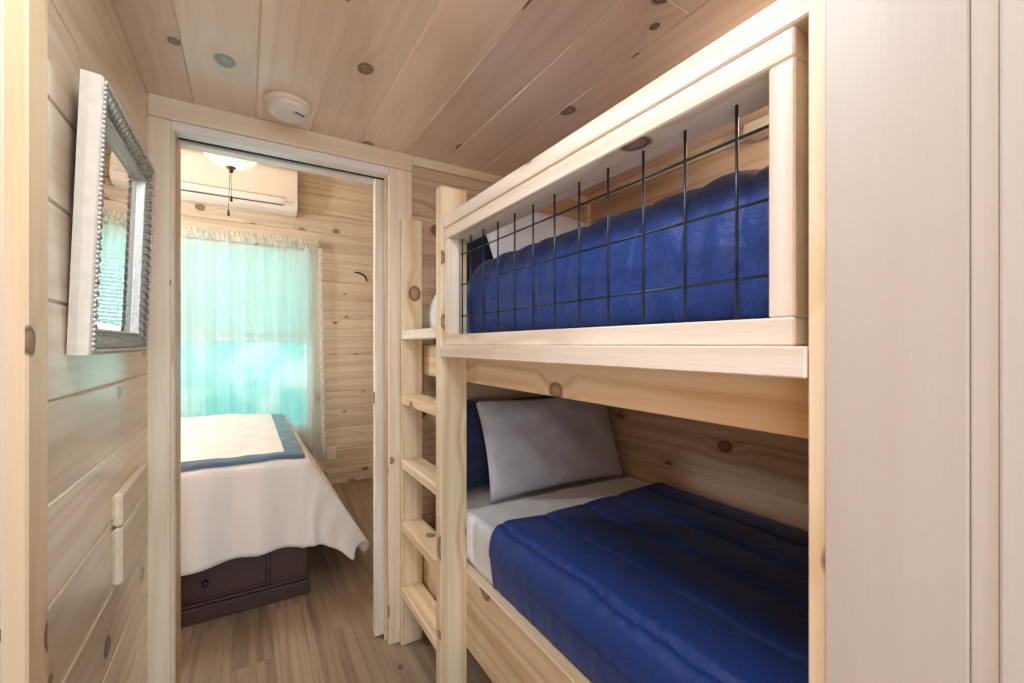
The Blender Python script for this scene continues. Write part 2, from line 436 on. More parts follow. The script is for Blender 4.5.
# bedroom shell
def plank_y(mb, x0, x1, y, z0, z1, h=.165, d=.02, skip=None):
    z = z0
    while z < z1 - .01:
        zz = min(z+h, z1)
        segs = [(x0, x1)]
        if skip and zz > skip[2]+.001 and z < skip[3]-.001:
            segs = [(x0, skip[0]), (skip[1], x1)]
        for a, b in segs: mb.box(a, b, y, y+d, z, zz, 'x', .007)
        z = zz
WIN = (-.52, .50, .50, 2.085)   # window opening in the far wall
mb = MB(); YB = 4.16
plank_y(mb, -2.0, 1.9, YB, -.025+.165, WIN[2], .165)
z = WIN[2]
while z < 2.9:
    zz = min(z+.165, 2.95)
    if z < WIN[3]-.001:
        zz = min(zz, WIN[3])
        mb.box(-2.0, WIN[0], YB, YB+.02, z, zz, 'x', .007); mb.box(WIN[1], 1.9, YB, YB+.02, z, zz, 'x', .007)
    else: mb.box(-2.0, 1.9, YB, YB+.02, z, zz, 'x', .007)
    z = zz
mb.box(-2.0, 1.9, YB, YB+.02, 0, .14, 'x', 0)
for a, b, c, d in ((-2.1, WIN[0]-.0, 0, 2.95), (WIN[1], 2.0, 0, 2.95), (WIN[0], WIN[1], 0, WIN[2]), (WIN[0], WIN[1], WIN[3], 2.95)):
    mb.box(a, b, YB+.02, YB+.1, c, d, 'x', 0)
struct(mb, 'wall_far', 'pine_room', 'far bedroom wall of knotty horizontal pine boards')
mb = MB(); mb.box(-2.0, 1.9, YB-.018, YB, .0, .135, 'x', .004); mb.box(-2.0, 1.9, YB-.024, YB-.018, .09, .115, 'x', .002)
struct(mb, 'baseboard_far', 'pine_room', 'pine baseboard along the far bedroom wall')
mb = MB()
for z in [i*.165 for i in range(18)]: mb.box(1.88, 1.9, 1.95, YB, z, min(z+.165, 2.95), 'y', .004)
mb.box(1.9, 2.0, 1.9, YB+.1, 0, 2.95, 'y', 0)
struct(mb, 'wall_far_right', 'pine_room', 'right bedroom wall of pine boards')
mb = MB()
for z in [i*.165 for i in range(18)]: mb.box(-2.02, -2.0, 1.95, YB, z, min(z+.165, 2.95), 'y', .004)
mb.box(-2.1, -2.02, 1.9, YB+.1, 0, 2.95, 'y', 0)
struct(mb, 'wall_far_left', 'pine_room', 'left bedroom wall of pine boards')
mb = MB()
for i in range(24): mb.box(-2.05+i*.17, -1.88+i*.17, 1.9, YB+.05, 2.9, 2.93, 'y', .004)
mb.box(-2.1, 2.0, 1.9, YB+.1, 2.93, 3.0, 'y', 0)
struct(mb, 'ceiling_bedroom', 'pine_room', 'pine board ceiling of the bedroom')

# window
mb = MB(); a, b, c, d = WIN; y0, y1 = YB+.03, YB+.075; f = .045
mb.box(a, a+f, y0, y1, c, d, 'z', .003); mb.box(b-f, b, y0, y1, c, d, 'z', .003)
mb.box(a+f, b-f, y0, y1, c, c+f, 'x', .003); mb.box(a+f, b-f, y0, y1, d-f, d, 'x', .003)
mb.box(a+f, b-f, y0+.005, y1-.005, 1.275, 1.315, 'x', .003)
win = struct(mb, 'window_1', 'vinyl', 'bedroom window behind the sheer curtain')
mb = MB(); mb.box(a+f, b-f, YB+.052, YB+.056, c+f, d-f, 'x', 0)
struct(mb, 'pane', 'glass', None, win)
mb = MB(); mb.box(a-.03, b+.03, YB-.035, YB+.03, c-.03, c, 'x', .004)
struct(mb, 'window_sill', 'pine_room', None, win)

# blind over the upper half
bl = thing('window_blind', (-.025, YB, 1.96), 'white slatted blind lowered over the upper half of the bedroom window', 'blind')
mb = MB(); mb.box(a+.01, b-.01, YB-.002, YB+.028, 2.04, 2.075, 'x', .003); part(mb, 'headrail', 'blind', bl)
mb = MB(); z = 2.03
while z > 1.31:
    mb.box(a+.015, b-.015, -.0165, .0165, -.0008, .0008, 'x', 0, mat=Matrix.Translation((0, YB+.013, z)) @ Matrix.Rotation(math.radians(-38), 4, 'X'))
    z -= .028
part(mb, 'slats', 'blind', bl)
mb = MB(); mb.box(a+.012, b-.012, YB+.002, YB+.024, 1.285, 1.30, 'x', .003); part(mb, 'bottom_rail', 'blind', bl)

# sheer curtains (two panels on one rod)
def curtain(x0, x1, ztop, zbot, ph, flare, label, lace_side):
    t = thing('sheer_curtain', ((x0+x1)/2, YB-.07, zbot), label, 'curtain', 'sheer curtain panels over the bedroom window')
    nx, nz = 90, 40; rows = []
    def P(s, v):
        amp = .010 + .012*(1-v)
        x = x0 + (x1-x0)*s + flare*(1-v)**1.5*(s if lace_side > 0 else 0)
        y = YB-.075 + amp*math.sin(s*26+ph+.6*math.sin(v*3)) + .35*amp*math.sin(s*61+ph*2+1.5*v)
        return (x, y, zbot+(ztop-zbot)*v)
    rows = [[P(i/nx, j/nz) for i in range(nx+1)] for j in range(nz+1)]
    mb = MB(); mb.grid(rows); part(mb, 'panel', 'sheer', t)
    # gathered heading with a little ruffle
    rows = [[(p[0], YB-.08+(.005*math.sin(i*1.1+j)+.002*math.sin(i*2.3)), ztop-.045+.02*j+(.003*math.sin(i*.9) if j == 4 else 0)) for i, p in enumerate([P(k/nx, 1) for k in range(nx+1)])] for j in range(5)]
    mb = MB(); mb.grid(rows); part(mb, 'heading', 'hem', t, 'cream gathered heading')
    # scalloped lace edge
    rows = []
    s = 1 if lace_side > 0 else 0
    for j in range(121):
        v = j/120; p = P(s, v); w = .018 + .012*abs(math.sin(j*PI/5))
        rows.append([(p[0]+lace_side*w*k/3, p[1]-.002*k, p[2]) for k in range(4)])
    mb = MB(); mb.grid(rows); part(mb, 'lace_edge', 'lace', t, 'scalloped lace edge')
    return t
curtain(-.47, .065, 2.115, .30, .3, 0, 'sheer white curtain panel hanging at the left of the bedroom window', -1)
curtain(.075, .535, 2.125, .28, 1.7, .035, 'sheer white curtain panel with lace edge at the right of the bedroom window', 1)
rod = MB(); rod.tube([(-.52, YB-.075, 2.105), (.57, YB-.075, 2.105)], .006)
for xx in (-.5, .55): rod.tube([(xx, YB-.075, 2.105), (xx, YB, 2.105)], .004)
tag(rod.build('curtain_rod', 'white', None, (.025, YB-.075, 2.105)), 'thin white rod carrying the sheer curtains above the window', 'curtain rod')

# outlet
ot = thing('wall_outlet', (.655, YB, .28), 'pale wall outlet low on the far wall beside the curtain', 'outlet')
mb = MB(); mb.box(.617, .693, YB-.006, YB, .225, .34, 'z', .003); part(mb, 'cover_plate', 'white', ot)
for zz in (.262, .305):
    mb = MB(); mb.box(.638, .672, YB-.008, YB-.006, zz-.014, zz+.014, 'z', .003)
    mb.box(.646, .649, YB-.0085, YB-.008, zz-.004, zz+.007, 'z', 0); mb.box(.661, .664, YB-.0085, YB-.008, zz-.004, zz+.007, 'z', 0)
    part(mb, 'socket', 'cream', ot)
# short curved cord end on the far wall
mb = MB(); pts = []
for i in range(15):
    a_ = PI/2*i/14
    pts.append((.850+.11*math.sin(a_), YB-.006-.02*math.sin(PI*i/14), 1.835+.075*math.cos(a_)+.01))
mb.tube(pts, [.006+.003*math.sin(PI*i/14) for i in range(15)], 8)
tag(mb.build('curved_hook', 'dark', None, pts[0]), 'short dark curved hook on the far wall right of the curtain', 'hook')

# ------------------------------------------------------------------ BUNK BED
bunk = thing('bunk_bed', (.6, .9, 0), 'built in pine bunk bed with ladder and wire guard rail', 'bunk bed')
def lum(name, mat, parent, *boxes, label=None):
    mb = MB()
    for bx in boxes: mb.box(*bx)
    return part(mb, name, mat, parent, label)
lum('post', 'pine_bunk', bunk, (.55, .649, 1.35, 1.388, 0, 1.783, 'z', .003))
lad = lum('ladder', 'pine_bunk', bunk, (.55, .64, 1.766, 1.7945, 0, 1.777, 'z', .003))
for zt in (1.31, 1.043, .775, .517, .246):
    lum('rung', 'pine_rail' if zt > 1.2 else 'pine_bunk', lad, (.549, .635, 1.388, 1.766, zt-.037, zt, 'y', .003))  # top rung is paler: reflected window light put into its colour
lum('ledge_board', 'pine_rail', bunk, (.549, .655, .2465, 1.352, 1.211, 1.2485, 'y', .002))
lum('upper_side_rail', 'pine_bunk', bunk, (.649, .685, .18, 1.8, 1.122, 1.2485, 'y', .002))
lum('lower_side_rail', 'pine_bunk', bunk, (.649, .685, .18, 1.8, .205, .467, 'y', .003))
gd = lum('guard_rail', 'pine_rail', bunk, (.563, .652, .265, 1.345, 1.249, 1.284, 'y', .0025))
lum('top_rail', 'pine_rail', gd, (.563, .652, .265, 1.345, 1.600, 1.637, 'y', .0025))
lum('top_rail', 'pine_rail', gd, (.561, .650, .20, 1.349, 1.638, 1.679, 'y', .0025))
lum('stile', 'pine_rail', gd, (.564, .651, .265, .2965, 1.284, 1.600, 'z', .0025))
lum('stile', 'pine_rail', gd, (.564, .604, 1.313, 1.345, 1.284, 1.600, 'z', .0025))
mb = MB(); r = .0024
ys = [1.304, 1.241, 1.155, 1.067, .977, .89, .802, .715, .628, .539, .452, .365]
for y in ys: mb.tube([(.610, y, 1.2845), (.610, y, 1.6)], r, 8)
for z in (1.346, 1.451, 1.552): mb.tube([(.6135, .29, z), (.6135, 1.32, z)], r, 8)
part(mb, 'wire_mesh', 'black', gd, 'black welded wire grid')
lum('deck', 'pine_bunk', bunk, (.685, 1.6, .18, 1.8, 1.235, 1.253, 'y', 0))
lum('deck', 'pine_bunk', bunk, (.685, 1.6, .18, 1.8, .38, .40, 'y', 0))

def rbox_rows(x0, x1, z0, z1, r, n=6, wob=None):
    """rounded rectangle loop in x-z, counter-clockwise"""
    pts = []
    for cx, cz, a0 in ((x1-r, z1-r, 0), (x0+r, z1-r, PI/2), (x0+r, z0+r, PI), (x1-r, z0+r, 3*PI/2)):
        for i in range(n+1):
            a = a0 + PI/2*i/n; pts.append((cx+r*math.cos(a), cz+r*math.sin(a)))
    return pts
def mattress(x0, x1, y0, y1, z0, z1, r):
    rows = []; er = .05
    for i in range(13):
        a = PI/2*i/6 if i <= 6 else None
        if i <= 6: ins = er*(1-math.sin(PI/2*i/6)); y = y0+er*(1-math.cos(PI/2*i/6))
        else:
            q = i-6; ins = er*(1-math.cos(PI/2*q/6)); y = y1-er+er*math.sin(PI/2*q/6)
        rows.append([(x, y, z) for x, z in rbox_rows(x0+ins, x1-ins, z0+ins*.6, z1-ins*.6, r)])
    mb = MB(); mb.grid(rows, wrap=True)
    n = len(rows[0]); o = len(mb.v)
    for rw in (rows[0], rows[-1]):
        mb._add([tuple(p) for p in rw], [list(range(n))], [[(0, 0)]*n], (.5, .5, .5, 1))
    return mb
m1 = mattress(.692, 1.595, .185, 1.795, .401, .612, .05).build('mattress', 'sheet', None, (1.14, 1, .401))
tag(m1, 'lower bunk mattress in a pale grey fitted sheet', 'mattress')
m2 = mattress(.712, 1.595, .185, 1.795, 1.254, 1.40, .05).build('mattress', 'sheet', None, (1.14, 1, 1.254))
tag(m2, 'upper bunk mattress in a pale grey fitted sheet behind the ladder', 'mattress')

def wr(x, y, k=1.0):   # soft wrinkle field
    return k*(.5*math.sin(x*23+y*9+1.3*math.sin(y*11)) + .3*math.sin(x*41-y*31+2*math.sin(x*9)) + .2*math.sin(y*67+3*math.sin(x*17)))
def solid(ob, th, off=-1):
    m = ob.modifiers.new('thickness', 'SOLIDIFY'); m.thickness = th; m.offset = off
def path_sampler(pts):
    seg = [0]
    for a, b in zip(pts, pts[1:]): seg.append(seg[-1]+math.dist(a, b))
    def at(s):
        for i in range(len(pts)-1):
            if s <= seg[i+1] or i == len(pts)-2:
                t = (s-seg[i])/(seg[i+1]-seg[i]); a, b = pts[i], pts[i+1]
                dx, dz = b[0]-a[0], b[1]-a[1]; l = math.hypot(dx, dz)
                return (a[0]+dx*t, a[1]+dz*t, -dz/l, dx/l)
    return at, seg[-1]
def smooth_path(pts, it=4):
    for _ in range(it):
        q = [pts[0]]
        for a, b in zip(pts, pts[1:]):
            q += [(a[0]*.75+b[0]*.25, a[1]*.75+b[1]*.25), (a[0]*.25+b[0]*.75, a[1]*.25+b[1]*.75)]
        q.append(pts[-1]); pts = q
    return pts

# lower: folded pale sheet over the mattress front, then the navy comforter
at, L = path_sampler(smooth_path([(.689, .47), (.683, .64), (.72, .624), (.80, .618), (1.56, .618), (1.596, .60)], 3))
rows = []
for j in range(25):
    y = 1.10 + .33*j/24; row = []
    for i in range(81):
        s = L*i/80; x, z, nx, nz = at(s)
        yy = y + (.04*math.sin(x*2.1) if j > 12 else 0) + .05*(x-.7)*(j/24)
        k = .0022*wr(x*1.3, yy*1.2) + .002
        row.append((x+nx*k, yy, z+nz*k))
    rows.append(row)
sh = MB(); sh.grid(rows); sh = sh.build('flat_sheet', 'topsheet', None, (1.14, 1.28, .62)); solid(sh, .004, 1)
tag(sh, 'pale folded top sheet showing above the lower navy comforter', 'sheet')

at, L = path_sampler(smooth_path([(.70, 1.262), (.655, 1.33), (.66, 1.44), (.70, 1.485), (.80, 1.44), (1.0, 1.42), (1.5, 1.42)], 3))
rows = []
for j in range(19):
    y = 1.425 + .36*j/18; k0 = 1-(2*abs(j/18-.5))**6
    rows.append([(at(L*i/60)[0]+.03*(1-k0)+.002*wr(i*.02, y), y, at(L*i/60)[1]-.02*(1-k0)*(1 if at(L*i/60)[1] > 1.3 else 0)) for i in range(61)])
sh2 = MB(); sh2.grid(rows); sh2 = sh2.build('flat_sheet', 'topsheet', None, (1.1, 1.6, 1.42)); solid(sh2, .004, 1)
tag(sh2, 'pale blue white sheet bunched at the ladder end of the upper bunk', 'sheet')

def comforter_long():
    at, L = path_sampler(smooth_path([(.690, .472), (.672, .60), (.70, .668), (.80, .648), (1.0, .642), (1.5, .636), (1.575, .63), (1.592, .60)], 4))
    seams = [.713, .895, 1.084, 1.27, 1.44, 1.62]
    rows = []; NY, NX = 110, 190
    for j in range(NY+1):
        v = j/NY; row = []
        for i in range(NX+1):
            s = L*i/NX; x, z, nx, nz = at(s)
            y1 = 1.228 + .075*max(0, x-.67) - .03*math.sin(x*3.2)*0
            y = .19 + (y1-.19)*v
            xs = x + .004*math.sin(y*13) + .003*math.sin(y*29)
            k = 0
            if s > .10:
                for a, b in zip([.58]+seams, seams):
                    if a <= xs < b:
                        t = (xs-a)/(b-a); k = .0145*min(1, (4*t*(1-t)))**.45*(1.25-.5*min(1, max(0, (x-.7)/.6)))
            else: k = .010
            dmin = min(abs(xs-q) for q in seams)
            k -= .007*math.exp(-(dmin/.007)**2) if s > .1 else 0
            hem = min(1, (1-v)*(y1-.19)/.035)
            k = k*(.35+.65*hem) + (.006 if hem < 1 else 0)*math.sin(PI*hem)
            e = math.exp(-min(abs(xs-q) for q in seams)/.035)
            k += .0022*e*math.sin(y*95+2*math.sin(y*21+x*7)) + .0014*wr(x, y)
            row.append((x+nx*k, y, z+nz*k))
        rows.append(row)
    mb = MB(); mb.grid(rows); return mb
c1 = comforter_long().build('comforter', 'navy', None, (1.14, .7, .64)); solid(c1, .014)
tag(c1, 'navy quilted comforter spread over the lower bunk', 'comforter')

def comforter_cross():
    at, L = path_sampler(smooth_path([(.694, 1.292), (.676, 1.35), (.682, 1.46), (.73, 1.535), (.86, 1.555), (1.2, 1.56), (1.5, 1.545), (1.59, 1.52), (1.592, 1.42)], 4))
    seams = [1.405-.112*k for k in range(13)]
    rows = []; NY, NX = 210, 120
    for j in range(NY+1):
        v = j/NY; row = []; y = .19 + (1.41-.19)*v
        for i in range(NX+1):
            s = L*i/NX; x, z, nx, nz = at(s)
            ys_ = y + .006*math.sin(s*14) + .004*math.sin(s*33+1)
            q = (1.405-ys_)/.112; t = q-math.floor(q)
            k = (.005+.008*min(1, max(0, (s-.14)/.12)))*(4*t*(1-t))**.5
            if s < .05: k *= .3+.7*s/.05
            if v > .97: k *= (1-v)/.03
            k += .0025*math.sin(y*64+3*math.sin(y*13)+2*math.sin(s*9))*math.sin(s*7+y*3) + .003*wr(s*1.2, y*1.3) + .003*math.exp(-abs(s-.07)/.02)*-1
            row.append((x+nx*k, y, z+nz*k))
        rows.append(row)
    # far end face tucked down
    last = rows[-1]
    for q in range(1, 7):
        rows.append([(p[0]+.012*q/6 if p[0] < 1 else p[0]-.01*q/6, 1.41+.02*math.sin(PI*q/12), p[2]-(p[2]-1.30)*q/6 if p[2] > 1.30 else p[2]) for p in last])
    mb = MB(); mb.grid(rows); return mb
c2 = comforter_cross().build('comforter', 'navy', None, (1.14, .8, 1.54)); solid(c2, .012)
tag(c2, 'thick navy puffed comforter on the upper bunk behind the wire grid', 'comforter')

def pillow(name, w, h, th, loc, rx, rz, mat, label, flap=True, seed=0, ry=0):
    rnd = random.Random(seed); nx, ny = 40, 30; mb = MB()
    ph = [rnd.uniform(0, 6) for _ in range(6)]
    for sd in (1, -1):
        rows = []
        for j in range(ny+1):
            row = []
            for i in range(nx+1):
                u, v = i/nx*2-1, j/ny*2-1
                pin = 1-.10*(1-abs(v)**2.2) if True else 1
                x = u*w/2*(1-.05*(1-v*v)*abs(u)**3); y = v*h/2*(1-.07*(1-u*u)*abs(v)**3)
                prof = max(0, (1-abs(u)**2.6))**.55*max(0, (1-abs(v)**2.6))**.55
                wrk = .006*math.sin(u*9+v*5+ph[0])*prof + .006*math.sin(u*4-v*11+ph[1]+math.sin(u*5))*prof + .0045*math.sin((u-v)*16+ph[2]+2*math.sin(v*3))*prof*(1-prof*.5) + .003*math.sin(u*27+v*14+3*math.sin(v*4+u*3))*prof
                row.append((x, y, sd*(th/2*prof)+(wrk if sd > 0 else 0)))
            rows.append(row)
        mb.grid(rows)
    ob = mb.build(name, mat, None, (0, 0, 0), True); ob.location = loc
    ob.rotation_mode = 'ZYX'
    ob.matrix_world = Matrix.Translation(loc) @ Matrix.Rotation(rz, 4, 'Z') @ Matrix.Rotation(rx, 4, 'X') @ Matrix.Rotation(ry, 4, 'Z')
    return ob
R = math.radians
p = pillow('pillow', .735, .42, .16, (1.20, 1.58, .815), R(70), R(-1), 'grey', '', True, 1, R(0))
tag(p, 'pale grey pillow standing at the head of the lower bunk', 'pillow', 'pale grey bunk pillows')
p = pillow('pillow', .68, .40, .11, (1.07, 1.715, .812), R(82), R(0), 'navy_dark', '', False, 2)
tag(p, 'dark navy pillow behind the grey pillow on the lower bunk', 'pillow', 'dark navy bunk pillows')
p = pillow('pillow', .66, .44, .18, (1.165, 1.545, 1.67), R(58), R(-2), 'grey', '', True, 3)
tag(p, 'pale grey pillow at the head of the upper bunk behind the wire grid', 'pillow', 'pale grey bunk pillows')
p = pillow('pillow', .66, .42, .11, (1.115, 1.705, 1.575), R(82), R(0), 'navy_dark', '', False, 4)
tag(p, 'dark navy pillow behind the grey pillow on the upper bunk', 'pillow', 'dark navy bunk pillows')

# ------------------------------------------------------------------ HALL THINGS
# two stacked pine blocks on the left wall
for z0, hh, lab in ((.816, .080, 'upper of the two short pine blocks fixed to the lower left plank wall'), (.676, .137, 'lower of the two short pine blocks fixed to the lower left plank wall')):
    mb = MB(); mb.box(-.27, -.251, 1.365, 1.675, z0, z0+hh, 'y', .006)
    tag(mb.build('wall_block', 'pine_trim', None, (-.27, 1.58, z0)), lab, 'wood block', 'pine blocks on the left wall')

# mirror: built flat in local axes, then hung on the wall leaning forward at the top
mir = thing('wall_mirror', (-.268, 1.305, 1.232), 'square mirror in an ornate silver frame on the left wall', 'mirror')
mir.rotation_euler = (0, R(2.0), 0)
HW, HH = .252, .254     # half width (y), half height (z); local x is out of the wall
def fr_pt(side, t, inset, x):   # side 0..3 mitred
    a = HW-inset; b = HH-inset
    c = [(-a, -b), (a, -b), (a, b), (-a, b)]
    p, q = c[side], c[(side+1) % 4]
    return (x, p[0]+(q[0]-p[0])*t, HH+p[1]+(q[1]-p[1])*t)
def frame_strip(prof):
    mb = MB()
    rows = [[fr_pt(s_ % 4, 0, i_, x_) for (i_, x_) in prof] for s_ in range(5)]
    mb.grid(rows, smooth=False); return mb
def local(mb, name, mat, label=None):
    o = mb.build(name, mat); o.parent = mir
    if label: o['label'] = label
    return o
local(frame_strip([(.03, 0), (0, 0), (0, .012), (.001, .028), (.003, .031)]), 'frame_side', 'gilt', 'champagne coloured outer side')
local(frame_strip([(.003, .031), (.008, .033), (.011, .030), (.016, .031), (.026, .027), (.038, .019), (.042, .018), (.045, .021), (.049, .021), (.052, .010), (.052, .002)]), 'frame', 'silver')
for bead in (0, 1):
  mb = MB()
  for s_ in range(4):
    n = 62 if bead else 56
    for k in range(n):
        c = fr_pt(s_, (k+.5)/n, .047 if bead else .007, .021 if bead else .0325); mb.ball(c, .003 if bead else .0042, (1, 1, 1), 6, 4)
  local(mb, 'beading', 'silver')
mb = MB()
for s_ in range(4):
    n = 22
    for k in range(n):
        a0 = Vector(fr_pt(s_, (k+.2)/n, .014, .031)); a1 = Vector(fr_pt(s_, (k+.75)/n, .026, .028)); a2 = Vector(fr_pt(s_, (k+.85)/n, .038, .020))
        mb.tube([a0, a1, a2], [.003, .0065, .003], 6)
local(mb, 'leaf_ornament', 'silver_leaf', 'raised leaf pattern')
mb = MB()
gx = .008
def rect(i, x): return [(x, -HW+i, i), (x, HW-i, i), (x, HW-i, 2*HH-i), (x, -HW+i, 2*HH-i)]
r0, r1 = rect(.049, gx-.0015), rect(.070, gx)
vs = r0 + r1; fs = [[4, 5, 6, 7]] + [[k, (k+1) % 4, 4+(k+1) % 4, 4+k] for k in range(4)]
mb._add(vs, fs, [[(0, 0)]*4 for f in fs], (.5, .5, .5, 1)); local(mb, 'mirror_glass', 'mirror')
mb = MB(); mb.box(.001, .004, -HW+.03, HW-.03, .03, 2*HH-.03, 'z', 0); local(mb, 'back_board', 'dark')

# smoke detector
sd = thing('smoke_detector', (.119, 1.632, HC), 'round cream smoke detector on the ceiling by the doorway', 'smoke detector')
mb = MB(); mb.lathe([(.0, HC-.001), (.073, HC-.001), (.074, HC-.004), (.074, HC-.013), (.070, HC-.017), (.0, HC-.018)], .119, 1.632, 48); part(mb, 'base', 'cream', sd)
mb = MB(); mb.lathe([(.066, HC-.016), (.066, HC-.026), (.062, HC-.033), (.056, HC-.037)], .119, 1.632, 48); part(mb, 'housing', 'cream', sd)
mb = MB(); mb.lathe([(.057, HC-.0365), (.052, HC-.041), (.035, HC-.043), (.0005, HC-.044)], .119, 1.632, 48); part(mb, 'cover', 'white', sd, 'white face')
mb = MB(); mb.box(-.018, .018, -.003, .003, -.0015, .0015, 'x', .001, mat=Matrix.Translation((.153, 1.60, HC-.0425)) @ Matrix.Rotation(R(35), 4, 'Z'))
part(mb, 'slot', 'red', sd, 'dark slot')
mb = MB(); mb.lathe([(.0005, HC-.046), (.009, HC-.0455), (.010, HC-.042)], .092, 1.622, 20); part(mb, 'test_button', 'cream', sd)

# ------------------------------------------------------------------ BEDROOM THINGS
# air conditioner
ac = thing('air_conditioner', (-.06, YB, 2.34), 'white wall mounted air conditioner above the curtains', 'air conditioner')
x0, x1 = -.47, .365
prof = [(YB, 2.352), (YB-.10, 2.345), (YB-.155, 2.362), (YB-.182, 2.40), (YB-.192, 2.45), (YB-.195, 2.64), (YB-.188, 2.675), (YB-.165, 2.70), (YB-.13, 2.707), (YB, 2.707)]
mb = MB(); mb.prism(prof, x0, x1, 'x'); body = part(mb, 'body', 'acwhite', ac)
bv = body.modifiers.new('edge', 'BEVEL'); bv.width = .006; bv.segments = 3; bv.limit_method = 'ANGLE'; bv.angle_limit = R(50)
mb = MB(); mb.box(x0+.03, x1-.10, YB-.1985, YB-.18, 2.445, 2.449, 'x', 0)
for q in range(2): pass
part(mb, 'panel_seam', 'pale_grey', ac)
mb = MB(); mb.prism([(YB-.186, 2.395), (YB-.192, 2.398), (YB-.199, 2.444), (YB-.193, 2.443)], x0+.03, x1-.105, 'x'); part(mb, 'flap', 'white', ac)
mb = MB(); mb.box(x0+.03, x1-.105, YB-.188, YB-.17, 2.388, 2.3915, 'x', 0); part(mb, 'outlet_slot', 'dark', ac)
mb = MB(); mb.box(x0+.01, x1-.01, YB-.1965, YB-.19, 2.452, 2.4545, 'x', 0); part(mb, 'seam', 'cream', ac)
mb = MB()
for q in range(3): mb.box(x1-.085+.02*q, x1-.071+.02*q, YB-.1935, YB-.186, 2.418, 2.424, 'x', .001)
part(mb, 'indicator_marks', plain_mat('pale_grey_print', rgb(176, 172, 168), .5), ac)

# ceiling fan with light
FX, FY = -.076, 3.05
fan = thing('ceiling_fan', (FX, FY, 2.9), 'white ceiling fan with lit alabaster bowl in the bedroom', 'ceiling fan')
mb = MB(); mb.lathe([(.0005, 2.9), (.07, 2.9), (.065, 2.86), (.03, 2.84), (.0005, 2.84)], FX, FY); part(mb, 'canopy', 'white', fan)
mb = MB(); mb.tube([(FX, FY, 2.85), (FX, FY, 2.66)], .012, 12); part(mb, 'downrod', 'white', fan)
mb = MB(); mb.lathe([(.0005, 2.68), (.05, 2.675), (.10, 2.64), (.115, 2.60), (.11, 2.56), (.09, 2.53), (.06, 2.50), (.05, 2.46), (.055, 2.44), (.0005, 2.44)], FX, FY); part(mb, 'motor_housing', 'white', fan)
for k in range(5):
    an = R(62+72*k); mt = Matrix.Translation((FX, FY, 2.55)) @ Matrix.Rotation(an, 4, 'Z') @ Matrix.Rotation(R(12), 4, 'X')
    mb = MB(); n = 14; top = []
    prof = [(.16, -.045), (.50, -.062), (.545, -.05), (.56, 0), (.545, .05), (.50, .062), (.16, .045)]
    vs = [tuple(mt @ Vector((a, b, z))) for z in (-.003, .003) for a, b in prof]
    N = len(prof); fs = [list(range(N))[::-1], list(range(N, 2*N))] + [[q, (q+1) % N, N+(q+1) % N, N+q] for q in range(N)]
    mb._add(vs, fs, [[(0, 0)]*len(f) for f in fs], (.5, .5, .5, 1))
    bd = part(mb, 'blade', 'white', fan)
    mb = MB(); mb.box(.08, .19, -.018, .018, -.008, -.003, 'x', .002, mat=mt); part(mb, 'blade_arm', 'white', bd)
mb = MB(); mb.lathe([(.146, 2.412), (.150, 2.405), (.143, 2.375), (.122, 2.343), (.09, 2.318), (.05, 2.304), (.0005, 2.30)], FX, FY, 48); bowl = part(mb, 'light_bowl', 'bowl', fan, 'lit alabaster glass bowl')
solid(bowl, .004, -1)
mb = MB(); mb.tube([(FX, FY, 2.44), (FX, FY, 2.31)], .006, 8); part(mb, 'center_rod', 'bronze', fan)
mb = MB(); mb.lathe([(.0005, 2.304), (.026, 2.302), (.024, 2.294), (.012, 2.288), (.013, 2.278), (.008, 2.270), (.0005, 2.266)], FX, FY, 24); part(mb, 'finial', 'bronze', fan)
for dx, zb in ((.002, 2.098), (-.012, 2.012)):
    mb = MB(); mb.tube([(FX+dx*.4, FY, 2.27), (FX+dx, FY, zb+.035)], .0014, 6); ch = part(mb, 'pull_chain', 'bronze', fan)
    mb = MB(); mb.lathe([(.0005, zb+.038), (.004, zb+.034), (.0068, zb+.012), (.0068, zb+.002), (.0005, zb)], FX+dx, FY, 12); part(mb, 'pull_knob', 'dark', ch)

# bed
bed = thing('storage_bed', (-.8, 3.1, 0), 'dark brown storage bed base with drawer under the white duvet', 'bed')
mb = MB(); mb.box(-1.75, .262, 2.405, 3.86, .085, .46, 'x', .004); part(mb, 'base', 'espresso', bed)
mb = MB(); mb.box(-1.77, .275, 2.385, 3.87, .0, .07, 'x', .006); mb.box(-1.765, .270, 2.393, 3.865, .07, .085, 'x', .006); part(mb, 'plinth', 'espresso', bed)
for a_, b_ in ((-.62, .085), (-1.50, -.75)):
    mb = MB(); mb.box(a_, b_, 2.392, 2.408, .105, .30, 'x', .005); dr = part(mb, 'drawer', 'espresso', bed)
    cx = -.155 if a_ > -.7 else -1.1
    mb = MB(); 
    mb.ball((cx, 2.372, .178), .014, (1, .8, 1), 16, 10); mb.tube([(cx, 2.39, .178), (cx, 2.374, .178)], .006, 10); part(mb, 'knob', 'black', dr)
mb = MB(); mb.box(.100, .262, 2.394, 2.408, .088, .40, 'z', .003); part(mb, 'corner_stile', 'espresso', bed)
mt = mattress(-1.72, .24, 2.41, 3.85, .461, .665, .06).build('mattress', 'sheet', None, (-.75, 3.1, .461))
tag(mt, 'thick mattress under the white duvet in the bedroom', 'mattress')

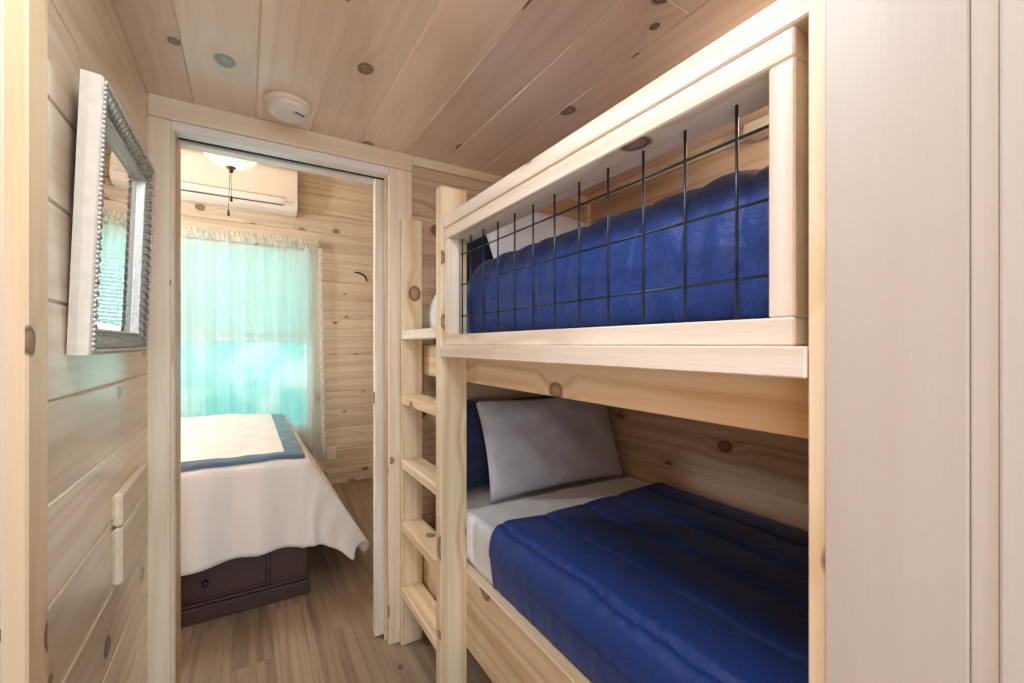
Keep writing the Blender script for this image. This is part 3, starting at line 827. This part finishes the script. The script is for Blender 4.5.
# duvet: cloth coordinates a (beyond foot edge), b (beyond front edge)
TX, TY0, TY1, TZ = .225, 2.44, 3.86, .70
def duvet_pt(x, y):
    a = max(0, x-TX); b = max(0, TY0-y); c = max(0, y-TY1)
    px, py = min(x, TX), min(max(y, TY0), TY1)
    puff = .035*min(1, (TX-px)/.35)**.7*min(1, (py-TY0)/.3+.15)
    z = TZ + puff + .004*wr(px*.8, py*.8)
    r = math.hypot(a, b)
    bb = b
    if r > 0:
        ro = .07
        def drop(r): # rounded shoulder then steep fall
            if r < ro*PI/2: return ro*math.sin(r/ro), ro*(1-math.cos(r/ro))
            q = r-ro*PI/2; return ro+q*.10, ro+q*.985
        o, dn = drop(r)
        ca, cb = a/r, b/r
        flare = (.36*max(0, r-.1)*ca**3) if a > 0 else 0
        dn2 = dn - flare*.35
        if a > 0 and b > 0: dn2 *= 1 - .30*ca*math.sin(2*math.atan2(b, a))
        fold = (.016*math.sin(x*15+2*math.sin(x*5)) + .008*math.sin(x*31))*min(1, r/.4)
        px += ca*(o+flare); py -= cb*(o+.02*r) + fold*cb
        px += ca*(.014*math.sin(y*17)*min(1, r/.4))
        z -= dn2
        if b > 0 and a == 0: z += .012*math.sin(x*9.0+1.0)*min(1, r/.4)
    if c > 0: z -= min(c, .3)*.9; py += c*.15
    return (px, py, z)
def duvet_sheet(x0, x1, y0, y1, nx, ny, lift=0):
    rows = []
    for j in range(ny+1):
        row = []
        for i in range(nx+1):
            x = x0+(x1-x0)*i/nx; y = y0+(y1-y0)*j/ny
            p_ = Vector(duvet_pt(x, y))
            if lift:
                e = 1e-3
                n = (Vector(duvet_pt(x+e, y))-p_).cross(Vector(duvet_pt(x, y+e))-p_).normalized()
                p_ = p_ + n*lift
            row.append(tuple(p_))
        rows.append(row)
    mb = MB(); mb.grid(rows); return mb
dv = duvet_sheet(-1.85, TX+.70, TY0-.48, TY1+.1, 150, 110).build('duvet', 'duvet', None, (-.8, 3.1, .7)); solid(dv, .02, -1)
tag(dv, 'white duvet with slate blue border draped over the bed', 'duvet')
mb = MB(); mb.grid([[(.26+.30*k/12+.006*math.sin(k*1.3), 3.70+.02*j-.004*math.sin(k), .665-.46*(k/12)**1.15+.012*math.sin(k*1.1+j)) for k in range(13)] for j in range(9)])
be = mb.build('blanket_edge', 'tan_cloth'); be.parent = dv; be.location = -dv.location; be['label'] = 'tan patterned blanket edge'; solid(be, .006)
b1 = duvet_sheet(-1.85, TX+.03, TY0-.05, TY0+.04, 120, 8, .003).build('border_band', 'band'); b1.parent = dv; b1.location = -dv.location
b2 = duvet_sheet(TX-.06, TX+.03, TY0+.04, TY1+.08, 10, 70, .003).build('border_band', 'band'); b2.parent = dv; b2.location = -dv.location
for b_ in (b1, b2): b_['label'] = 'slate blue satin border'

# ------------------------------------------------------------------ LIGHT
w = bpy.data.worlds.new('sky'); bpy.context.scene.world = w; w.use_nodes = True
t = NT(w.node_tree); bg = t.n['Background']
tc = t.new('ShaderNodeTexCoord'); sp = t.new('ShaderNodeSeparateXYZ'); t.link(tc.outputs['Generated'], sp.inputs[0])
n = t.noise(tc.outputs['Generated'], 9, 4)
trees = t.mix(t.sstep(n, .40, .62), (.20, .74, .66, 1), (.80, 1.0, .96, 1))
skyc = t.mix(t.sstep(sp.outputs[2], -.06, .25), trees, (.42, .93, .87, 1))
room = (.78, .89, 1.0, 1)
side = t.sstep(sp.outputs[1], -.1, .3)
t.link(t.mix(side, room, skyc), bg.inputs['Color'])
t.link(t.math('MULTIPLY_ADD', side, .10, .36), bg.inputs['Strength'])

def area(name, loc, rot, sx, sy, e, c):
    l = bpy.data.lights.new(name, 'AREA'); l.shape = 'RECTANGLE'; l.size = sx; l.size_y = sy; l.energy = e; l.color = c
    o = bpy.data.objects.new(name, l); col.objects.link(o); o.location = loc; o.rotation_euler = rot; return o
def point(name, loc, e, c, r=.05):
    l = bpy.data.lights.new(name, 'POINT'); l.energy = e; l.color = c; l.shadow_soft_size = r
    o = bpy.data.objects.new(name, l); col.objects.link(o); o.location = loc; return o
area('rear_fill', (.0, -3.5, 1.5), (R(90), 0, R(0)), 3.2, 2.2, 48, (.74, .87, 1.0))  # added soft fill from behind the camera; no window is built there
area('window_daylight', (.03, YB+.3, 1.45), (R(-90), 0, 0), .9, 1.2, 4, (.5, 1.0, .93))
point('fan_bulb', (FX, FY, 2.37), 3.5, (1.0, .84, .62), .06)
point('bedroom_fill', (-1.4, 2.9, 1.9), 32, (.84, .92, 1.0), .15)  # added fill that brightens the bedroom; no fixture belongs to it
point('upper_bunk_lamp', (1.30, .55, 1.92), 1.6, (1.0, .80, .56), .05)
point('low_fill', (-.06, -.28, 1.08), 2.4, (.80, .90, 1.0), .2)  # added low fill reaching into the lower bunk and nook
area('hall_fill', (.05, .50, 2.045), (0, 0, 0), .28, .28, 4.0, (.78, .89, 1.0))  # added overhead fill standing in for bounced flash, without a fixture

# ------------------------------------------------------------------ CAMERA
cam = bpy.data.cameras.new('camera'); co = bpy.data.objects.new('camera', cam); col.objects.link(co)
cam.sensor_width = 36; cam.lens = 432/1024*36; cam.shift_y = 3.5/1024; cam.clip_start = .02
co.location = (0, 0, 1.25); co.rotation_euler = (R(90), 0, -math.atan(266/432))
sc = bpy.context.scene; sc.camera = co
sc.view_settings.view_transform = 'Standard'; sc.view_settings.look = 'None'
sc.view_settings.exposure = 1.32; sc.view_settings.gamma = 1; sc.view_settings.use_curve_mapping = False
sc.cycles.use_denoising = True
sc.cycles.max_bounces = 12; sc.cycles.diffuse_bounces = 6; sc.cycles.transparent_max_bounces = 24
sc.cycles.sample_clamp_indirect = 8
